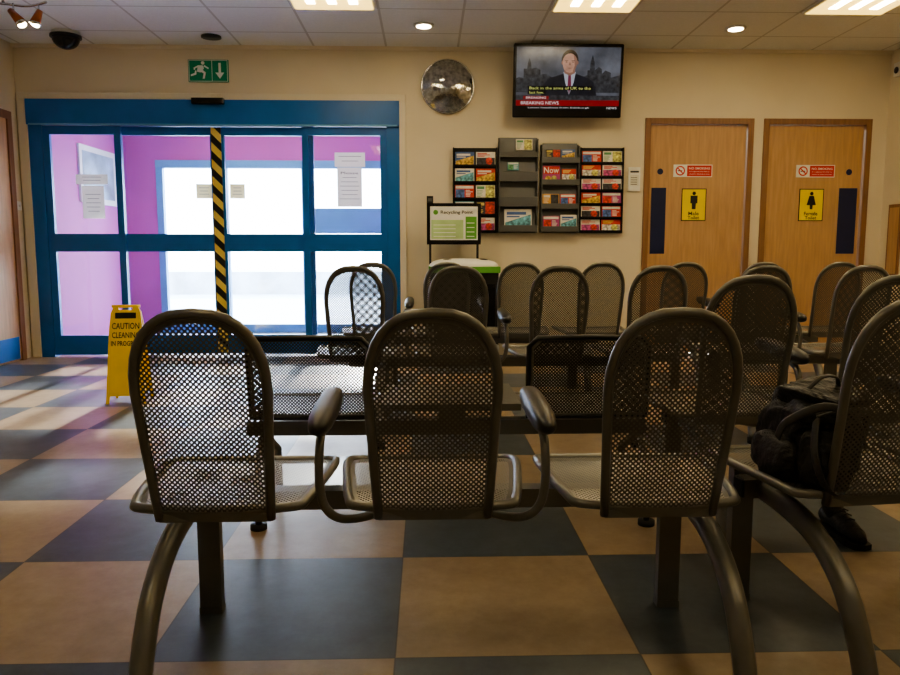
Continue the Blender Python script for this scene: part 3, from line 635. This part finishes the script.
bench([-0.475,0.012,0.525],1.63,[-0.60,0.675],[(-0.245,1),(0.268,-1)],"three-seat perforated grey steel bench with two black armrests",sc=0.995)
bench([1.055,1.57],1.67,[0.93,1.66],[(1.31,1)],"perforated steel bench with a black bag on its seat",math.radians(6),1.055,sc=1.02)
bench([1.045,1.52],2.46,[0.96,1.62],[(1.27,-1)],"two-seat perforated grey steel bench with an armrest")
bench([-0.37,0.16,0.68,1.19],3.90,[-0.25,1.07],[(-0.105,1),(0.42,-1)],"four-seat perforated grey steel bench")
bench([1.76,2.29],3.95,[1.70,2.4],[(2.02,-1)],"two-seat perforated steel bench beside the aisle")
bench([-0.35,0.13,0.61,1.14],4.95,[-0.25,1.05],[(-0.12,1),(0.38,-1)],"four-seat perforated steel bench before the leaflet racks")
bench([1.69,2.20,2.71],4.95,[1.8,2.6],[(1.94,1)],"three-seat perforated steel bench before the toilet doors")

# low-backed bench with table
LB=empty("low_bench",(0.09,2.64,0))
def lout(w=0.215,h=0.29):
    return [(-w,0.0),(-w*1.0,h*0.5),(-w,h-0.035),(-w+0.03,h-0.004),(0,h),(w-0.03,h-0.004),(w,h-0.035),(w,h*0.5),(w,0.0),(0,0)]
def lfn(x,s): return (x,-0.10*s+0.15*x*x,0.405+s)
lo=lout()
ML_f=MB().tube([lfn(*p) for p in lo],0.010,M_dark,8,closed=True).mesh("backrest")
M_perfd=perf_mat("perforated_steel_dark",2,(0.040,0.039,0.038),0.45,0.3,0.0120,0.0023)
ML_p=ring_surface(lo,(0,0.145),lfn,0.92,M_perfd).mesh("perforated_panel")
for x in (-0.505,0.485):
    b=inst(ML_f,"backrest",LB,(x,0,0)); inst(ML_p,"perforated_panel",b)
    s=inst(M_seatf,"seat",LB,(x,0.01,-0.02)); inst(M_seatp,"perforated_panel",s)
inst(MB().bx(-0.26,0.25,0.03,0.45,0.42,0.445,M_metal).mesh("table_top"),"table_top",LB)
inst(MB().bx(-0.76,0.73,0.10,0.16,0.315,0.37,M_metal).mesh("beam"),"beam",LB)
inst(MB().bx(-0.05,0.05,0.08,0.3,0.37,0.42,M_metal).mesh("table_bracket"),"table_bracket",LB)
ML_l=MB().tube([(0,0.10,0.315),(0,0.0,0.20),(0,-0.01,0.035)],0.014,M_metal,10).cyl((0,-0.01,0.035),(0,-0.01,0.018),0.012,M_dark).cyl((0,-0.01,0.018),(0,-0.01,0.0),0.030,M_rubber,20).tube([(0,0.13,0.315),(0,0.36,0.20),(0,0.38,0.0)],0.016,M_metal,10).mesh("leg")
for x in (-0.70,0.71): inst(ML_l,"leg",LB,(x,0,0))
tag(LB,"low-backed perforated steel bench with a small table between seats","bench")

# ------------------------------------------------------------------ wet floor sign
WS=empty("wet_floor_sign",(-1.985,5.0,0),math.radians(6)); WS.scale=(0.93,0.95,1.0)
def panel():
    w0,w1=0.134,0.10
    p=MB()
    out=[(-w0,0.0),(-w0*0.86,0.0),(-w0*0.80,0.05),(w0*0.80,0.05),(w0*0.86,0.0),(w0,0.0),(w1+0.012,0.50),(w1,0.60),(w1-0.02,0.64),(0.05,0.645),(0.045,0.615),(-0.045,0.615),(-0.05,0.645),(-w1+0.02,0.64),(-w1,0.60),(-w1-0.012,0.50)]
    p.poly(out,-0.006,M_yellow,0.012)
    return p
p=panel()
p.bx(-0.07,0.07,-0.0075,-0.006,0.560,0.598,M_dark)
p.text("CAUTION",0,0.51,-0.0075,0.042,M_txtk,0.185,True)
p.text("CLEANING",0,0.45,-0.0075,0.038,M_txtk,0.185,True)
p.text("IN PROGRESS",0,0.395,-0.0075,0.034,M_txtk,0.195,True)
fo=p.make("front_panel",(0,0,0),WS,bevel=0.003); fo.location=(0,-0.11,0); fo.rotation_euler=(math.radians(-9.5),0,0)
fo=panel().make("rear_panel",(0,0,0),WS,bevel=0.003); fo.location=(0,0.11,0); fo.rotation_euler=(math.radians(9.5),0,0)
MB().cyl((-0.095,0,0.632),(0.095,0,0.632),0.010,M_yellow).make("hinge",(0,0,0),WS)
tag(WS,"yellow folding floor sign reading caution cleaning in progress","caution sign")

# ------------------------------------------------------------------ bag on seat
BG=empty("rucksack",(0.975,1.80,0.437),math.radians(14)); BG.scale=(0.68,0.78,0.80)
def lump(seed,amp):
    r=random.Random(seed); ks=[(r.uniform(2,6),r.uniform(2,6),r.uniform(2,6),r.uniform(0,6)) for _ in range(5)]
    k2=[(r.uniform(8,15),r.uniform(8,15),r.uniform(8,15),r.uniform(0,6)) for _ in range(4)]
    def fn(p):
        q=Vector((math.copysign(abs(p.x)**0.62,p.x),math.copysign(abs(p.y)**0.62,p.y),math.copysign(abs(p.z)**0.62,p.z)))
        d=sum(math.sin(a*p.x+b*p.y+c*p.z+e) for a,b,c,e in ks)/5
        d2=sum(abs(math.sin(a*p.x+b*p.y+c*p.z+e)) for a,b,c,e in k2)/4-0.6
        return q*(1+amp*d+0.16*d2)
    return fn
MB().ell((0.0,0.03,0.13),(0.15,0.13,0.125),M_bag,96,64,(0.1,0.08,0),lump(1,0.14)).make("bag_body",(0,0,0),BG)
MB().ell((-0.02,-0.03,0.245),(0.135,0.11,0.05),M_bag,80,50,(0.25,-0.10,0.2),lump(4,0.2)).make("top_flap",(0,0,0),BG)
MB().ell((-0.075,-0.10,0.09),(0.10,0.06,0.085),M_bag,72,46,(0,0.15,0.3),lump(9,0.16)).make("front_pocket",(0,0,0),BG)
MB().ell((-0.15,0.02,0.07),(0.05,0.09,0.065),M_bag,60,40,(0,0.1,0.1),lump(12,0.2)).make("side_pocket",(0,0,0),BG)
M_strap=pm("bag_strap",(0.04,0.04,0.042),0.5,0,0.2,40)
MB().tube(cr([(-0.14,-0.12,0.22),(-0.18,-0.16,0.12),(-0.15,-0.18,0.03),(-0.08,-0.17,0.0),(-0.03,-0.165,0.07),(0.0,-0.14,0.19)]),0.014,M_strap,8,ry=0.003,up=(0,1,0)).tube(cr([(-0.09,-0.03,0.285),(-0.05,-0.05,0.325),(0.01,-0.05,0.32),(0.04,-0.03,0.28)]),0.010,M_strap,8,ry=0.004,up=(0,1,0)).tube(cr([(-0.20,-0.02,0.14),(-0.21,-0.07,0.20),(-0.13,-0.14,0.255),(-0.02,-0.165,0.22),(0.03,-0.16,0.13)]),0.013,M_strap,8,ry=0.003,up=(0,1,0)).make("strap",(0,0,0),BG)
MB().tube(cr([(-0.15,-0.13,0.225),(-0.08,-0.155,0.245),(0.02,-0.15,0.245),(0.08,-0.11,0.23)]),0.0035,M_grey,6).make("zip",(0,0,0),BG)
tag(BG,"slumped black nylon rucksack with straps on a bench seat","bag")

# boot
def boot(x,y,rz,label):
    B=empty("boot",(x,y,0),rz); B.scale=(0.85,0.85,0.85)
    sole=MB(); pts=[(-0.035,-0.13),(0.035,-0.13),(0.042,-0.05),(0.04,0.03),(0.05,0.10),(0.035,0.15),(0,0.162),(-0.035,0.15),(-0.045,0.10),(-0.036,0.03),(-0.042,-0.05)]
    n=len(pts); sole.add([(a,b,0) for a,b in pts]+[(a,b,0.022) for a,b in pts],[tuple(range(n))[::-1],tuple(range(n,2*n))]+[(i,(i+1)%n,n+(i+1)%n,n+i) for i in range(n)],M_rubber)
    sole.make("sole",(0,0,0),B)
    MB().tube([(0,0.155,0.035),(0,0.12,0.042),(0,0.06,0.052),(0,0.0,0.062),(0,-0.05,0.065),(0,-0.10,0.06),(0,-0.125,0.05)],[0.012,0.030,0.038,0.040,0.040,0.036,0.02],M_bag,16).tube([(0,-0.01,0.06),(0,-0.055,0.10),(0,-0.065,0.17),(0,-0.065,0.20)],[0.038,0.042,0.044,0.047],M_bag,16).make("upper",(0,0,0),B)
    lc=MB()
    for q in range(4): lc.tube([(-0.022,0.055-0.022*q,0.088+0.012*q),(0,0.06-0.022*q,0.096+0.013*q),(0.022,0.055-0.022*q,0.088+0.012*q)],0.003,M_strap,6)
    lc.make("lace",(0,0,0),B)
    tag(B,label,"shoe")
boot(1.45,2.50,math.radians(184),"black lace-up boot on the checkered floor beneath benches")

# ------------------------------------------------------------------ light
wd=bpy.data.worlds.new("world"); SC.world=wd; wd.use_nodes=True
nt=wd.node_tree; bg=nt.nodes["Background"]
tc=nt.nodes.new("ShaderNodeTexCoord"); sp=nt.nodes.new("ShaderNodeSeparateXYZ"); rp=nt.nodes.new("ShaderNodeValToRGB")
nt.links.new(tc.outputs["Generated"],sp.inputs[0]); nt.links.new(sp.outputs[2],rp.inputs[0]); nt.links.new(rp.outputs[0],bg.inputs[0])
rp.color_ramp.elements[0].color=(0.92,0.96,1,1); rp.color_ramp.elements[1].color=(0.55,0.75,1,1)
bg.inputs[1].default_value=19.0
sd=bpy.data.lights.new("sun",'SUN'); sd.energy=22; sd.angle=math.radians(2.0); sd.color=(1.0,0.92,0.78)
so=bpy.data.objects.new("sun",sd); COL.objects.link(so)
az=math.radians(1); el=math.radians(17.5)
dirv=Vector((math.sin(az)*math.cos(el),-math.cos(az)*math.cos(el),-math.sin(el)))
so.rotation_euler=dirv.to_track_quat('-Z','Y').to_euler(); so.location=(-4,12,4)
try: SC.view_settings.look='AgX - Medium High Contrast'
except Exception as ex: print(ex)

# ------------------------------------------------------------------ camera
cd=bpy.data.cameras.new("camera"); cam=bpy.data.objects.new("camera",cd); COL.objects.link(cam)
cd.sensor_width=36; cd.lens=750/900*36; cd.clip_start=0.05; cd.clip_end=200
cam.location=(0,0,1.0); cam.rotation_euler=(math.radians(90-6.65),0,math.radians(-1.75))
SC.camera=cam
